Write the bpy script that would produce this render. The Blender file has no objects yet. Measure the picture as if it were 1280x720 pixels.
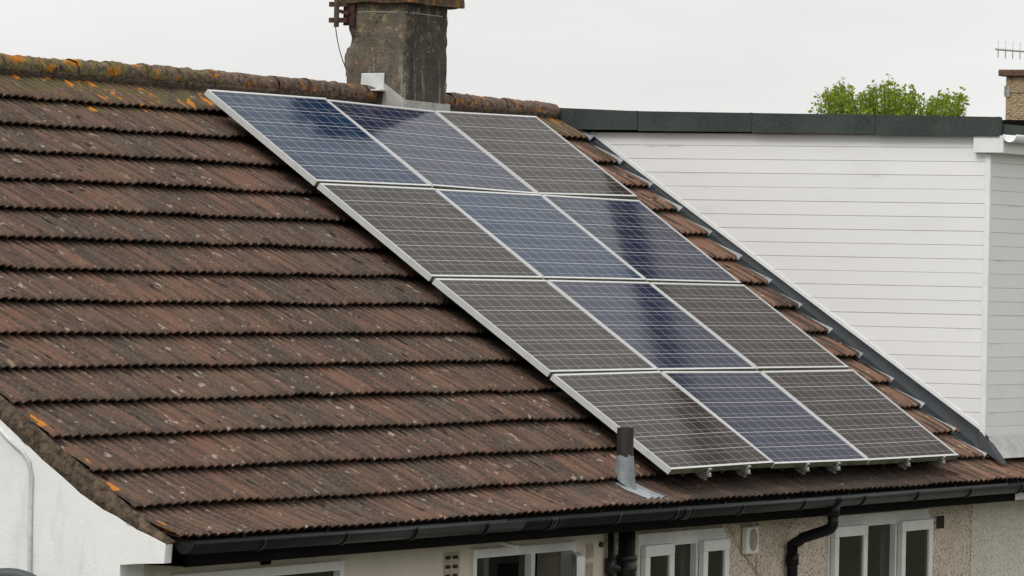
import bpy, math, random
import numpy as np
from mathutils import Vector, Matrix, noise as mnoise

random.seed(7)
rng = np.random.default_rng(11)
S = bpy.context.scene
COL = S.collection
ZO = 7.6                      # height of the scene's reference plane above the garden
TH = 0.6155892601791462       # roof pitch
CT, ST = math.cos(TH), math.sin(TH)
NT = -0.13                    # tiles lie this far under the panels' faces
RIDGE_Y = 0.351
RIDGE_Z = 0.089


# ------------------------------------------------------------------ node helpers
class NT_:
    def __init__(self, name):
        self.m = bpy.data.materials.new(name)
        self.m.use_nodes = True
        self.t = self.m.node_tree
        self.b = self.t.nodes['Principled BSDF']
        self.tc = None

    def n(self, typ, **kw):
        nd = self.t.nodes.new(typ)
        for k, v in kw.items():
            setattr(nd, k, v)
        return nd

    def put(self, sock, v):
        if v is None:
            return
        if isinstance(v, bpy.types.NodeSocket):
            self.t.links.new(v, sock)
        else:
            if isinstance(v, (tuple, list)) and len(v) == 3 and sock.type == 'RGBA':
                v = (*v, 1)
            sock.default_value = v

    def obj(self):
        if not self.tc:
            self.tc = self.n('ShaderNodeTexCoord')
        return self.tc.outputs['Object']

    def math(self, op, a, b=None, c=None, clamp=False):
        nd = self.n('ShaderNodeMath', operation=op, use_clamp=clamp)
        self.put(nd.inputs[0], a)
        self.put(nd.inputs[1], b)
        self.put(nd.inputs[2], c)
        return nd.outputs[0]

    def xyz(self, v=None):
        nd = self.n('ShaderNodeSeparateXYZ')
        self.put(nd.inputs[0], v or self.obj())
        return nd.outputs

    def comb(self, x, y, z=0.0):
        nd = self.n('ShaderNodeCombineXYZ')
        for i, q in enumerate((x, y, z)):
            self.put(nd.inputs[i], q)
        return nd.outputs[0]

    def scale(self, vec):
        nd = self.n('ShaderNodeVectorMath', operation='MULTIPLY')
        self.put(nd.inputs[0], self.obj())
        nd.inputs[1].default_value = vec
        return nd.outputs[0]

    def noise(self, sc, det=4, rough=.55, vec=None, dist=0.0):
        nd = self.n('ShaderNodeTexNoise')
        self.put(nd.inputs['Vector'], vec or self.obj())
        nd.inputs['Scale'].default_value = sc
        nd.inputs['Detail'].default_value = det
        nd.inputs['Roughness'].default_value = rough
        nd.inputs['Distortion'].default_value = dist
        return nd.outputs[0]

    def vor(self, sc, vec=None, out='Distance', feat='F1'):
        nd = self.n('ShaderNodeTexVoronoi', feature=feat)
        self.put(nd.inputs['Vector'], vec or self.obj())
        nd.inputs['Scale'].default_value = sc
        return nd.outputs[out]

    def white(self, vec):
        nd = self.n('ShaderNodeTexWhiteNoise')
        self.put(nd.inputs['Vector'], vec)
        return nd.outputs['Value']

    def ramp(self, f, lo, hi, a=0.0, b=1.0):
        nd = self.n('ShaderNodeMapRange', interpolation_type='SMOOTHSTEP')
        self.put(nd.inputs[0], f)
        for i, q in enumerate((lo, hi, a, b)):
            nd.inputs[i + 1].default_value = q
        return nd.outputs[0]

    def mix(self, f, a, b, blend='MIX'):
        nd = self.n('ShaderNodeMix', data_type='RGBA', blend_type=blend)
        self.put(nd.inputs[0], f)
        self.put(nd.inputs[6], a)
        self.put(nd.inputs[7], b)
        return nd.outputs[2]

    def bump(self, h, strength=.4, dist=.005):
        nd = self.n('ShaderNodeBump')
        self.put(nd.inputs['Height'], h)
        nd.inputs['Strength'].default_value = strength
        nd.inputs['Distance'].default_value = dist
        self.t.links.new(nd.outputs[0], self.b.inputs['Normal'])

    def done(self, col, rough=.7, **kw):
        self.put(self.b.inputs['Base Color'], col)
        self.put(self.b.inputs['Roughness'], rough)
        for k, v in kw.items():
            self.put(self.b.inputs[k.replace('_', ' ')], v)
        return self.m


def plain(name, col, rough=.6, var=.12, sc=6.0, bump=.0, bsc=60.0, **kw):
    m = NT_(name)
    dark = tuple(c * (1 - var) for c in col)
    light = tuple(min(1, c * (1 + var)) for c in col)
    c = m.mix(m.ramp(m.noise(sc, 6, .65), .3, .7), dark, light)
    if bump:
        m.bump(m.noise(bsc, 4, .6), bump, .006)
    return m.done(c, rough, **kw)


def mat_tile(name, warm=0.0):
    m = NT_(name)
    u, s, n = m.xyz()
    v = m.math('MULTIPLY', s, -1.0)
    row = m.math('FLOOR', m.math('DIVIDE', m.math('ADD', v, .2705), .2985))
    colu = m.math('FLOOR', m.math('DIVIDE', u, .3))
    rnd = m.white(m.comb(colu, row, 0.0))
    rnd2 = m.white(m.comb(colu, row, 7.0))
    big = m.ramp(m.noise(1.1, 6, .7), .36, .62)
    streak = m.ramp(m.noise(1.0, 1.5, .6, m.scale((21, 1.5, 5))), .40, .58)
    fine = m.noise(55, 5, .7)
    c = m.mix(big, (.080, .056, .040), (.130, .066, .043))
    c = m.mix(m.math('MULTIPLY', m.ramp(rnd, .45, 1.0), .4), c, (.150, .072, .048))
    c = m.mix(m.math('MULTIPLY', m.ramp(rnd2, .5, 1.0), .6), c, (.060, .050, .038))
    c = m.mix(m.math('MULTIPLY', streak, .74), c, (.036, .027, .021))
    c = m.mix(m.ramp(fine, .47, .72, 0, .6), c, (.185, .125, .092))
    c = m.mix(m.ramp(fine, .42, .26, 0, .5), c, (.03, .022, .018))
    if warm:
        c = m.mix(m.math('MULTIPLY', m.ramp(streak, 1.0, .0), warm), c, (.20, .10, .062))
    else:
        c = m.mix(m.math('MULTIPLY', m.ramp(u, 4.6, 5.5, 0, .75), m.ramp(streak, 1.0, .1)), c, (.215, .118, .078))
    # pale crusty lichen spots and bird-lime marks
    sp = m.noise(1.0, 3, .6, m.scale((21, 12, 8)))
    spm = m.ramp(sp, .62, .70, 0, .62)
    c = m.mix(spm, c, (.36, .31, .25))
    sp2 = m.noise(1.0, 2, .6, m.scale((7.5, 3.1, 5)))
    c = m.mix(m.ramp(sp2, .72, .77, 0, .6), c, (.27, .215, .125))
    shade_dirt = m.math('MULTIPLY', m.math('MULTIPLY', m.ramp(u, -.35, .35), m.ramp(u, 5.1, 4.4)), m.ramp(v, 3.86, 4.0))  # panel overhang shade and dirt, painted dark along the strip below the array
    shade_dirt = m.math('MULTIPLY', shade_dirt, m.ramp(m.noise(3.5, 6, .7), .28, .62, .3, .75))
    c = m.mix(shade_dirt, c, (.020, .017, .014))
    # short dark pits
    pt = m.noise(1.0, 2, .5, m.scale((24, 7, 9)))
    c = m.mix(m.ramp(pt, .655, .70, 0, .9), c, (.012, .009, .008))
    # moss spreading down from the ridge
    ms = m.math('ADD', m.noise(7, 6, .7), m.ramp(v, -.3, .75, .12, -.16))
    c = m.mix(m.ramp(ms, .53, .66, 0, .75), c, (.085, .076, .026))
    # orange lichen: near the ridge, the verge and the abutment
    edge = m.math('MAXIMUM', m.ramp(v, .0, .34, .11, -.12),
                  m.math('MAXIMUM', m.ramp(u, -6.40, -6.2, .12, -.2), m.ramp(u, 5.72, 5.95, -.2, .05)))
    orr = m.math('ADD', m.noise(1.0, 4, .6, m.scale((6.5, 5.5, 5))), edge)
    c = m.mix(m.ramp(orr, .705, .745, 0, .95), c, (.44, .16, .014))
    h = m.math('ADD', m.math('MULTIPLY', fine, .8), m.math('MULTIPLY', streak, .3))
    m.bump(h, .55, .005)
    return m.done(c, .88, Specular_IOR_Level=.25)


def mat_ridge():
    m = NT_('weathered_ridge')
    u, y, z = m.xyz()
    seg = m.white(m.comb(m.math('FLOOR', m.math('DIVIDE', m.math('ADD', u, 6.55), .45)), 3.0, 0.0))
    c = m.mix(seg, (.10, .068, .054), (.17, .112, .085))
    f = m.noise(30, 5, .75)
    c = m.mix(m.ramp(f, .48, .66, 0, .8), c, (.27, .20, .15))
    c = m.mix(m.ramp(f, .45, .30, 0, .85), c, (.022, .016, .011))
    moss = m.math('ADD', m.noise(10, 7, .8), m.ramp(u, -1.5, 3.0, .06, -.07))
    c = m.mix(m.ramp(moss, .50, .60, 0, .85), c, (.17, .155, .045))
    dk = m.math('ADD', m.noise(22, 5, .7), m.ramp(u, -1.5, 3.0, .03, -.04))
    c = m.mix(m.ramp(dk, .54, .64, 0, .8), c, (.03, .03, .012))
    c = m.mix(m.ramp(m.math('ADD', m.noise(5.0, 4, .66, m.scale((1.1, 1.5, 1.5))), m.ramp(u, -1.0, 1.5, .035, 0)), .575, .64, 0, .95), c, (.42, .15, .012))
    c = m.mix(m.ramp(m.noise(19, 3, .62), .66, .73, 0, .8), c, (.40, .37, .28))
    m.bump(m.noise(30, 6, .75), 1.0, .018)
    return m.done(c, .92, Specular_IOR_Level=.2)


def mat_render():
    m = NT_('white_painted_render')
    c = m.mix(m.ramp(m.noise(1.1, 6, .65), .3, .75), (.70, .70, .685), (.80, .80, .785))
    c = m.mix(m.ramp(m.noise(1.0, 6, .7, m.scale((3, 5, 1.1))), .50, .74, 0, .55), c, (.48, .47, .44))
    c = m.mix(m.ramp(m.noise(9, 4, .7), .70, .80, 0, .6), c, (.30, .27, .23))
    h = m.math('ADD', m.noise(60, 5, .7), m.math('MULTIPLY', m.noise(9, 3, .5), 1.0))
    m.bump(h, .28, .009)
    return m.done(c, .85, Specular_IOR_Level=.25)


def mat_smooth_wall():
    m = NT_('buff_painted_wall')
    c = m.mix(m.ramp(m.noise(1.6, 6, .65), .3, .72), (.58, .52, .43), (.66, .60, .51))
    c = m.mix(m.ramp(m.noise(1.0, 6, .7, m.scale((6, 6, .8))), .55, .8, 0, .45), c, (.28, .22, .15))
    c = m.mix(m.ramp(m.noise(24, 4, .7), .66, .76, 0, .5), c, (.25, .19, .13))
    m.bump(m.noise(60, 5, .7), .35, .008)
    return m.done(c, .88, Specular_IOR_Level=.25)


def mat_pebbledash(name, a, b, stone, cover):
    m = NT_(name)
    c = m.mix(m.ramp(m.noise(1.3, 5, .6), .3, .72), a, b)
    d = m.vor(58)
    rid = m.vor(58, out='Color')
    px = m.n('ShaderNodeSeparateColor')
    m.put(px.inputs[0], rid)
    c = m.mix(m.math('MULTIPLY', m.ramp(px.outputs[0], .35, .9), .6), c, tuple(x * .72 for x in b))
    pick = m.math('MULTIPLY', m.ramp(px.outputs[1], cover, cover + .05), m.ramp(d, .48, .30))
    c = m.mix(m.math('MULTIPLY', pick, .85), c, stone)
    c = m.mix(m.ramp(m.noise(1.0, 5, .7, m.scale((5, 5, .7))), .56, .8, 0, .45), c, tuple(x * .45 for x in a))
    m.bump(m.math('MULTIPLY', d, -1.0), .8, .014)
    return m.done(c, .9, Specular_IOR_Level=.2)


def mat_upvc():
    m = NT_('white_plastic_cladding')
    u, y, z = m.xyz()
    row = m.white(m.comb(m.math('FLOOR', m.math('DIVIDE', m.math('ADD', z, .272), .0995)), 1.0, 2.0))
    c = m.mix(row, (.79, .79, .785), (.83, .83, .825))
    c = m.mix(m.ramp(m.noise(1.0, 6, .7, m.scale((1.5, 1.2, 5))), .5, .82, 0, .35), c, (.62, .61, .57))
    c = m.mix(m.ramp(m.noise(1.0, 5, .7, m.scale((9, 9, 1))), .64, .82, 0, .25), c, (.48, .46, .40))
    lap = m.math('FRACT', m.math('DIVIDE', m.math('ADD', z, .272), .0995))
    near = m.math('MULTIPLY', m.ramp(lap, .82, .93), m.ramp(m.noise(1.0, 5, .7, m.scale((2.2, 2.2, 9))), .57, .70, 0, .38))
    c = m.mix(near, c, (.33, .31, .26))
    return m.done(c, .42, Specular_IOR_Level=.4)


def mat_felt():
    m = NT_('mineral_roof_felt')
    c = m.mix(m.ramp(m.noise(2.5, 5, .6), .3, .7), (.034, .041, .038), (.054, .063, .057))
    c = m.mix(m.ramp(m.noise(150, 3, .8), .54, .7, 0, .8), c, (.15, .17, .155))
    c = m.mix(m.ramp(m.noise(1.0, 5, .7, m.scale((5, 5, 1.5))), .58, .8, 0, .5), c, (.07, .08, .06))
    m.bump(m.noise(170, 3, .7), .5, .004)
    return m.done(c, .9, Specular_IOR_Level=.25)


def mat_cells(name, base, base2, tint, rough, line=.42, ior=1.30):
    m = NT_(name)
    u, y, z = m.xyz()
    v = m.math('MULTIPLY', y, -1.0)
    W, H = 1.65, .988
    pu, pv = .1587, .1587
    mu, mv = (W - 10 * pu) / 2, (H - 6 * pv) / 2
    a = m.math('DIVIDE', m.math('SUBTRACT', u, mu), pu)
    b = m.math('DIVIDE', m.math('SUBTRACT', v, mv), pv)
    fa, fb = m.math('FRACT', a), m.math('FRACT', b)

    def near(f, ctr, half):
        return m.math('LESS_THAN', m.math('ABSOLUTE', m.math('SUBTRACT', f, ctr)), half)
    ga = near(m.math('ABSOLUTE', m.math('SUBTRACT', fa, .5)), .5, .020)
    gb = near(m.math('ABSOLUTE', m.math('SUBTRACT', fb, .5)), .5, .013)
    bus = m.math('MAXIMUM', near(fb, .25, .013), near(fb, .75, .013))
    outu = m.math('GREATER_THAN', m.math('ABSOLUTE', m.math('SUBTRACT', a, 5.0)), 5.0)
    outv = m.math('GREATER_THAN', m.math('ABSOLUTE', m.math('SUBTRACT', b, 3.0)), 3.0)
    out = m.math('MAXIMUM', outu, outv)
    cell = m.white(m.comb(m.math('FLOOR', a), m.math('FLOOR', b), 2.0))
    oi = m.n('ShaderNodeObjectInfo')
    cell2 = m.white(m.comb(m.math('FLOOR', a), m.math('FLOOR', b), oi.outputs['Random']))
    c = m.mix(cell2, base, base2)
    c = m.mix(m.math('MULTIPLY', m.vor(60, out='Distance'), .4), c, base2)
    wob = m.noise(5, 3, .6)
    c = m.mix(m.math('MULTIPLY', bus, .55), c, (line * .75,) * 3)
    c = m.mix(m.math('MULTIPLY', ga, .6), c, (line, line, line))
    c = m.mix(gb, c, (line * 1.05,) * 3)
    c = m.mix(out, c, (line * .8, line * .8, line * .82))
    dirt = m.ramp(m.noise(3, 6, .7), .45, .85, 0, .10)
    c = m.mix(dirt, c, (.25, .23, .2))
    m.bump(m.math('ADD', m.math('MULTIPLY', wob, .6), m.noise(1.3, 2, .5)), .07, .012)
    r = m.math('ADD', rough, m.math('MULTIPLY', cell, .03))
    return m.done(c, r, IOR=ior, Specular_IOR_Level=.10, Specular_Tint=(*tint, 1))


def mat_chimney():
    m = NT_('stained_chimney_render')
    x, y, z = m.xyz()
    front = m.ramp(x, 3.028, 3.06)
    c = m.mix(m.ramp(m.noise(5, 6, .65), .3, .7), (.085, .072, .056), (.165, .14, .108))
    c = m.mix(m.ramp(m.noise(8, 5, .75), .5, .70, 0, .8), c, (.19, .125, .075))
    c = m.mix(m.math('MULTIPLY', front, .62), c, (.045, .040, .036))  # shade painted in: every face but the left one darkened
    streak = m.noise(1.0, 4, .6, m.scale((13, 13, .9)))
    c = m.mix(m.ramp(streak, .54, .70, 0, .75), c, (.04, .034, .028))
    c = m.mix(m.math('MULTIPLY', m.ramp(m.noise(1.0, 4, .65, m.scale((15, 15, 1.2))), .55, .66, 0, .75),
                     m.ramp(z, .48, .12)), c, (.34, .31, .265))
    c = m.mix(m.ramp(m.noise(30, 4, .75), .60, .68, 0, .8), c, (.36, .30, .23))
    c = m.mix(m.ramp(m.noise(44, 3, .7), .40, .30, 0, .8), c, (.02, .017, .014))
    c = m.mix(m.math('MULTIPLY', m.ramp(m.noise(13, 5, .75), .54, .63), m.ramp(z, .3, .62, 0, .85)), c, (.30, .245, .12))
    m.bump(m.math('ADD', m.noise(40, 5, .7), m.noise(9, 4, .6)), .7, .02)
    return m.done(c, .92, Specular_IOR_Level=.2)


def mat_cap():
    m = NT_('lichen_chimney_cap')
    c = m.mix(m.ramp(m.noise(10, 5, .7), .35, .65), (.05, .035, .022), (.13, .08, .04))
    c = m.mix(m.ramp(m.noise(1.0, 4, .65, m.scale((14, 14, 4))), .5, .62, 0, .85), c, (.30, .125, .018))
    c = m.mix(m.ramp(m.noise(9, 5, .7), .55, .68, 0, .6), c, (.10, .09, .03))
    m.bump(m.noise(35, 5, .7), .9, .02)
    return m.done(c, .92)


def mat_lead(name, a, b, rough=.5, metal=.25):
    m = NT_(name)
    c = m.mix(m.ramp(m.noise(7, 6, .7), .3, .7), a, b)
    c = m.mix(m.ramp(m.noise(22, 4, .7), .62, .75, 0, .5), c, tuple(min(1, x * 1.6) for x in b))
    c = m.mix(m.ramp(m.noise(13, 4, .7), .4, .3, 0, .5), c, tuple(x * .5 for x in a))
    m.bump(m.noise(18, 4, .6), .3, .01)
    return m.done(c, rough, Metallic=metal)


def mat_grass():
    m = NT_('garden_grass')
    c = m.mix(m.ramp(m.noise(.25, 6, .7), .3, .7), (.050, .056, .028), (.080, .082, .045))
    c = m.mix(m.ramp(m.noise(9, 5, .7), .5, .75, 0, .6), c, (.055, .05, .03))
    m.bump(m.noise(30, 5, .7), .8, .05)
    return m.done(c, .95, Specular_IOR_Level=.1)


def mat_leaf():
    m = NT_('spring_leaves')
    oi = m.n('ShaderNodeNewGeometry')
    c = m.mix(oi.outputs['Random Per Island'], (.075, .14, .010), (.29, .37, .03))
    mm = m.done(c, .55, Specular_IOR_Level=.3)
    tr = m.n('ShaderNodeBsdfTranslucent')
    m.put(tr.inputs[0], m.mix(.5, c, (.34, .44, .03)))
    mx = m.n('ShaderNodeMixShader')
    mx.inputs[0].default_value = .4
    m.t.links.new(m.b.outputs[0], mx.inputs[1])
    m.t.links.new(tr.outputs[0], mx.inputs[2])
    m.t.links.new(mx.outputs[0], m.t.nodes['Material Output'].inputs[0])
    return mm


M = dict(
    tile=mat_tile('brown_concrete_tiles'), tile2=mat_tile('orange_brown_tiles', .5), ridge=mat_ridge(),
    mortar=plain('mossy_verge_mortar', (.072, .050, .031), .95, .8, 26, 1.0, 45),
    deck=plain('roof_boarding', (.03, .025, .02), .9),
    render=mat_render(), buff=mat_smooth_wall(),
    dash=mat_pebbledash('brown_pebbledash', (.60, .505, .40), (.70, .615, .505), (.15, .10, .065), .66),
    dash2=mat_pebbledash('pale_pebbledash', (.64, .60, .525), (.72, .68, .61), (.30, .25, .19), .76),
    upvc=mat_upvc(),
    white=plain('white_window_plastic', (.70, .71, .68), .4, .06, 8),
    trim=plain('white_trim_plastic', (.78, .78, .765), .4, .05, 8),
    felt=mat_felt(),
    black=plain('black_gutter_plastic', (.006, .0065, .007), .45, .4, 5, Specular_IOR_Level=.22),
    gutgrey=plain('weathered_gutter_plastic', (.0075, .0085, .0095), .45, .4, 5, Specular_IOR_Level=.22),
    fascia=plain('dark_fascia_board', (.0045, .004, .004), .9, .4, 5, Specular_IOR_Level=.1),
    alu=plain('anodised_aluminium', (.52, .53, .515), .45, .06, 9, Metallic=.1),
    algae=plain('algae_stained_aluminium', (.13, .13, .085), .7, .4, 12),
    rail=plain('mill_finish_aluminium', (.34, .34, .30), .4, .2, 20, Metallic=.6),
    blue=mat_cells('blue_solar_cells', (.004, .015, .042), (.008, .027, .068), (.86, .95, 1.0), .08, .42, 1.255),
    grey=mat_cells('slate_solar_cells', (.010, .0135, .034), (.018, .022, .050), (1.0, .97, .90), .08, .42, 1.245),
    brown=mat_cells('brown_solar_cells', (.028, .021, .0175), (.042, .032, .027), (1.0, .88, .76), .08, .40, 1.185),
    chim=mat_chimney(), cap=mat_cap(),
    lead=mat_lead('grey_lead', (.30, .30, .28), (.46, .46, .43)),
    darklead=mat_lead('dark_lead', (.009, .012, .015), (.022, .030, .036), .62, .0),
    zinc=mat_lead('bluish_zinc', (.155, .17, .18), (.29, .31, .32)),
    paintlead=mat_lead('whitened_lead', (.55, .56, .55), (.68, .69, .68)),
    rust=plain('rusty_steel', (.055, .022, .015), .8, .5, 25, .4, 80, Metallic=.2),
    mast=plain('galvanised_pipe', (.30, .27, .24), .5, .4, 30, Metallic=.4),
    wire=plain('black_cable', (.012, .012, .013), .5, .1),
    paletwine=plain('beige_cable', (.42, .33, .23), .7, .15),
    whitecable=plain('painted_conduit', (.56, .56, .54), .8, .15, 8),
    pane=None, dark=plain('dark_room', (.012, .011, .010), .9),
    soil=plain('black_soil_pipe', (.009, .009, .010), .45, .3, 8),
    ventpipe=plain('brown_vent_pipe', (.022, .017, .016), .6, .35, 20),
    hole=plain('open_vent_hole', (.012, .010, .008), .95),
    brick=plain('buff_air_brick', (.42, .36, .28), .9, .15, 30, .4, 90),
    grille=plain('beige_grille', (.34, .26, .20), .6, .2, 30),
    dish=plain('dark_grey_dish', (.060, .068, .072), .5, .15, 8),
    bark=plain('grey_bark', (.07, .05, .035), .95, .4, 9, .8, 30),
    leaf=mat_leaf(), grass=mat_grass(),
    paving=plain('concrete_paving', (.22, .21, .19), .9, .2, 3, .4, 30),
    farchim=mat_pebbledash('tan_chimney_render', (.30, .215, .125), (.40, .30, .185), (.13, .09, .05), .8),
    farcap=plain('brown_capping', (.12, .07, .045), .9, .4, 20, .6, 40),
    silver=plain('silver_aerial', (.45, .45, .45), .4, .1, 20, Metallic=.5),
)
_p = NT_('dark_window_glass')
_p.bump(_p.noise(1.2, 2, .5), .06, .01)
M['pane'] = _p.done(_p.mix(_p.ramp(_p.noise(4, 5, .6), .4, .7), (.006, .007, .006), (.014, .018, .010)), .04, IOR=1.45)


# ------------------------------------------------------------------ mesh helpers
class MB:
    def __init__(self):
        self.v, self.f, self.sm = [], [], []

    def add(self, vs, fs, smooth=False):
        o = len(self.v)
        self.v += [tuple(map(float, q)) for q in vs]
        self.f += [tuple(i + o for i in f) for f in fs]
        self.sm += [smooth] * len(fs)
        return self

    def box(self, a, b, rot=None, piv=None):
        x0, y0, z0 = a
        x1, y1, z1 = b
        vs = [(x0, y0, z0), (x1, y0, z0), (x1, y1, z0), (x0, y1, z0), (x0, y0, z1), (x1, y0, z1), (x1, y1, z1), (x0, y1, z1)]
        if rot:
            p = Vector(piv)
            vs = [tuple(rot @ (Vector(q) - p) + p) for q in vs]
        return self.add(vs, [(0, 3, 2, 1), (4, 5, 6, 7), (0, 1, 5, 4), (1, 2, 6, 5), (2, 3, 7, 6), (3, 0, 4, 7)])

    def prism(self, poly, axis, lo, hi):
        """poly: 2-D points (in the two other axes), extruded along axis from lo to hi."""
        def p3(p, t):
            q = list(p)
            q.insert(axis, t)
            return q
        n = len(poly)
        vs = [p3(q, lo) for q in poly] + [p3(q, hi) for q in poly]
        fs = [tuple(range(n))[::-1], tuple(range(n, 2 * n))]
        fs += [(i, (i + 1) % n, n + (i + 1) % n, n + i) for i in range(n)]
        return self.add(vs, fs)

    def tube(self, path, r, seg=10, caps=True, smooth=True):
        path = [Vector(q) for q in path]
        rs = r if isinstance(r, (list, tuple)) else [r] * len(path)
        vs, fs = [], []
        up = Vector((.13, .21, .97))
        for i, q in enumerate(path):
            d = (path[min(i + 1, len(path) - 1)] - path[max(i - 1, 0)]).normalized()
            s = d.cross(up)
            if s.length < .15:
                s = d.cross(Vector((1, .1, 0)))
            s.normalize()
            t = s.cross(d).normalized()
            for k in range(seg):
                a = 2 * math.pi * k / seg
                vs.append(q + (s * math.cos(a) + t * math.sin(a)) * rs[i])
        for i in range(len(path) - 1):
            for k in range(seg):
                a, b = i * seg + k, i * seg + (k + 1) % seg
                fs.append((a, b, b + seg, a + seg))
        self.add(vs, fs, smooth)
        if caps:
            o = len(self.v) - len(vs)
            self.f += [tuple(o + k for k in range(seg))[::-1], tuple(o + (len(path) - 1) * seg + k for k in range(seg))]
            self.sm += [False, False]
        return self

    def mesh(self, name, mat):
        me = bpy.data.meshes.new(name)
        me.from_pydata(self.v, [], self.f)
        me.polygons.foreach_set('use_smooth', self.sm)
        me.update()
        bmesh_fix(me)
        if mat:
            me.materials.append(mat)
        return me


def bmesh_fix(me):
    import bmesh
    bm = bmesh.new()
    bm.from_mesh(me)
    bmesh.ops.recalc_face_normals(bm, faces=bm.faces)
    bm.to_mesh(me)
    bm.free()


def wloc(o):
    p = Vector(o.location)
    while o.parent:
        o = o.parent
        p += Vector(o.location)
    return p


def link(name, me, parent=None, loc=(0, 0, 0), rot=None):
    """loc is a world position; parents carry no rotation unless told otherwise."""
    o = bpy.data.objects.new(name, me)
    COL.objects.link(o)
    o.location = loc
    if parent:
        o.parent = parent
        o.location = Vector(loc) - wloc(parent)
    if rot:
        o.rotation_euler = rot
    return o


BASE = (0, 0, ZO)


def obj(name, mb, mat, parent=None, loc=BASE, rot=None):
    return link(name, mb.mesh(name, mat), parent, loc, rot)


def tag(o, label=None, cat=None, group=None, kind=None):
    for k, v in (('label', label), ('category', cat), ('group', group), ('kind', kind)):
        if v:
            o[k] = v
    return o


def empty(name, loc, label, cat, group=None):
    o = link(name, None, None, loc)
    o.empty_display_size = .2
    return tag(o, label, cat, group)


def rp(u, v, n=NT):
    """A point on the roof slope: u along the eaves, v down the slope, n off the panel plane."""
    return (u, -v * CT - n * ST, -v * ST + n * CT)


def bevel(o, w, seg=2):
    b = o.modifiers.new('edge', 'BEVEL')
    b.width = w
    b.segments = seg
    b.limit_method = 'ANGLE'


# ------------------------------------------------------------------ the setting
def sstep(a, b, x):
    t = max(0.0, min(1.0, (x - a) / (b - a)))
    return t * t * (3 - 2 * t)


def ground_z(x, y):
    """level garden round the houses, an unseen hillside added to block low sky in front"""
    h = 13 * sstep(19, 95, -y) * (1 - .45 * sstep(30, 160, -x))  # added rise, out of view, cuts low light on the front walls
    return h + 40 * sstep(95, 700, -y)


mb = MB()
ax = [-2500, -1200, -600, -350, -220] + list(range(-160, 161, 8)) + [220, 350, 600, 1200, 2500]
ay = [-2500, -1200, -600, -350, -220] + list(range(-160, 81, 6)) + [120, 220, 350, 600, 1200, 2500]
vs = [(x, y, ground_z(x, y)) for y in ay for x in ax]
n = len(ax)
mb.add(vs, [(a * n + b, a * n + b + 1, a * n + n + b + 1, a * n + n + b) for a in range(len(ay) - 1) for b in range(n - 1)], True)
g = obj('ground', mb, M['grass'], None, (0, 0, 0))
tag(g, kind='structure')
p = obj('patio', MB().box((-12, -9.5, -.05), (24, -3.09, .03)), M['paving'], None, (0, 0, 0))
tag(p, kind='structure')


# ------------------------------------------------------------------ roof tiles
def tile_edge(v):
    """the tiles are cut to a slight rake along the dormer"""
    return 6.052 - .030 * max(0.0, v)


def tile_field(u0, u1, kstart, kend, seed, kick_last=True, cut=False):
    r = np.random.default_rng(seed)
    G, V0 = .2985, .028
    per = 10
    nu = int(round((u1 - u0) / .1 * per)) + 1
    us = np.linspace(u0, u1, nu)
    roll = .018 * (np.abs(np.cos(np.pi * us / .1)) ** .7 - .65)
    tid = np.floor(us / .3 + 1e-6).astype(int)
    tid -= tid.min()
    nt = tid.max() + 1
    groove = np.where(np.abs((us / .3) - np.round(us / .3)) < .02, -.006, 0)
    vsall, fsall = [], []
    base = 0
    for k in range(kstart, kend + 1):
        vb = V0 + G * k
        lift = r.normal(0, .0022, nt)[tid] + .002 * np.sin(us * .9 + k) + .002 * np.sin(us * 2.3 + 2 * k)
        dv = r.normal(0, .0040, nt)[tid] + .005 * np.sin(us * .55 + k * .3)
        kick = .035 if (k == 14 and kick_last) else 0.0
        step = .048
        rows = []
        for (dd, nn, rl) in ((-.095, -.036, .8), (-.02, -.020, 1), (-.002, -.0165, 1), (0.0, -.006, 1), (-.012, .0, 1.1),
                             (-.05, -.0075, 1.7), (-.10, -.0155, 1.9), (-.20, -.0315, 1.9), (-.345, -.0555, 1.5)):
            t = 1 + dd / G
            n = NT + .006 + nn + roll * rl + groove + lift * max(0, t) + kick * max(0, t) ** 2
            uc = np.minimum(us, tile_edge(vb + dd)) if cut and k < 14 else us
            rows.append(np.stack([uc, -(vb + dd + dv), n], 1))
        A = np.stack(rows, 0)
        vsall.append(A.reshape(-1, 3))
        nr = len(rows)
        idx = np.arange(nr * nu).reshape(nr, nu) + base
        q = np.stack([idx[:-1, :-1], idx[1:, :-1], idx[1:, 1:], idx[:-1, 1:]], -1).reshape(-1, 4)
        fsall.append(q)
        base += nr * nu
    return np.concatenate(vsall), np.concatenate(fsall)


def grid_mesh(name, V, F, mat):
    me = bpy.data.meshes.new(name)
    me.from_pydata(V.tolist(), [], F.tolist())
    me.polygons.foreach_set('use_smooth', [True] * len(F))
    me.update()
    me.materials.append(mat)
    me.set_sharp_from_angle(angle=math.radians(50))
    return me


# ------------------------------------------------------------------ the house with the panels
house = empty('terraced_house', (-.4, -3.087, 0), 'white gabled house under the mossy brown tiled roof that carries the solar panels', 'house',
              'terraced houses')
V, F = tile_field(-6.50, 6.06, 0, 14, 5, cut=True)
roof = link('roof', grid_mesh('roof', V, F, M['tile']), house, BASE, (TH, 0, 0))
roof['label'] = 'weathered brown tiled roof with moss and orange lichen'


def yz(v, n):
    q = rp(0, v, n)
    return (q[1], q[2])


def mirror(pts):
    return [(2 * RIDGE_Y - y, z) for y, z in reversed(pts)]


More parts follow.
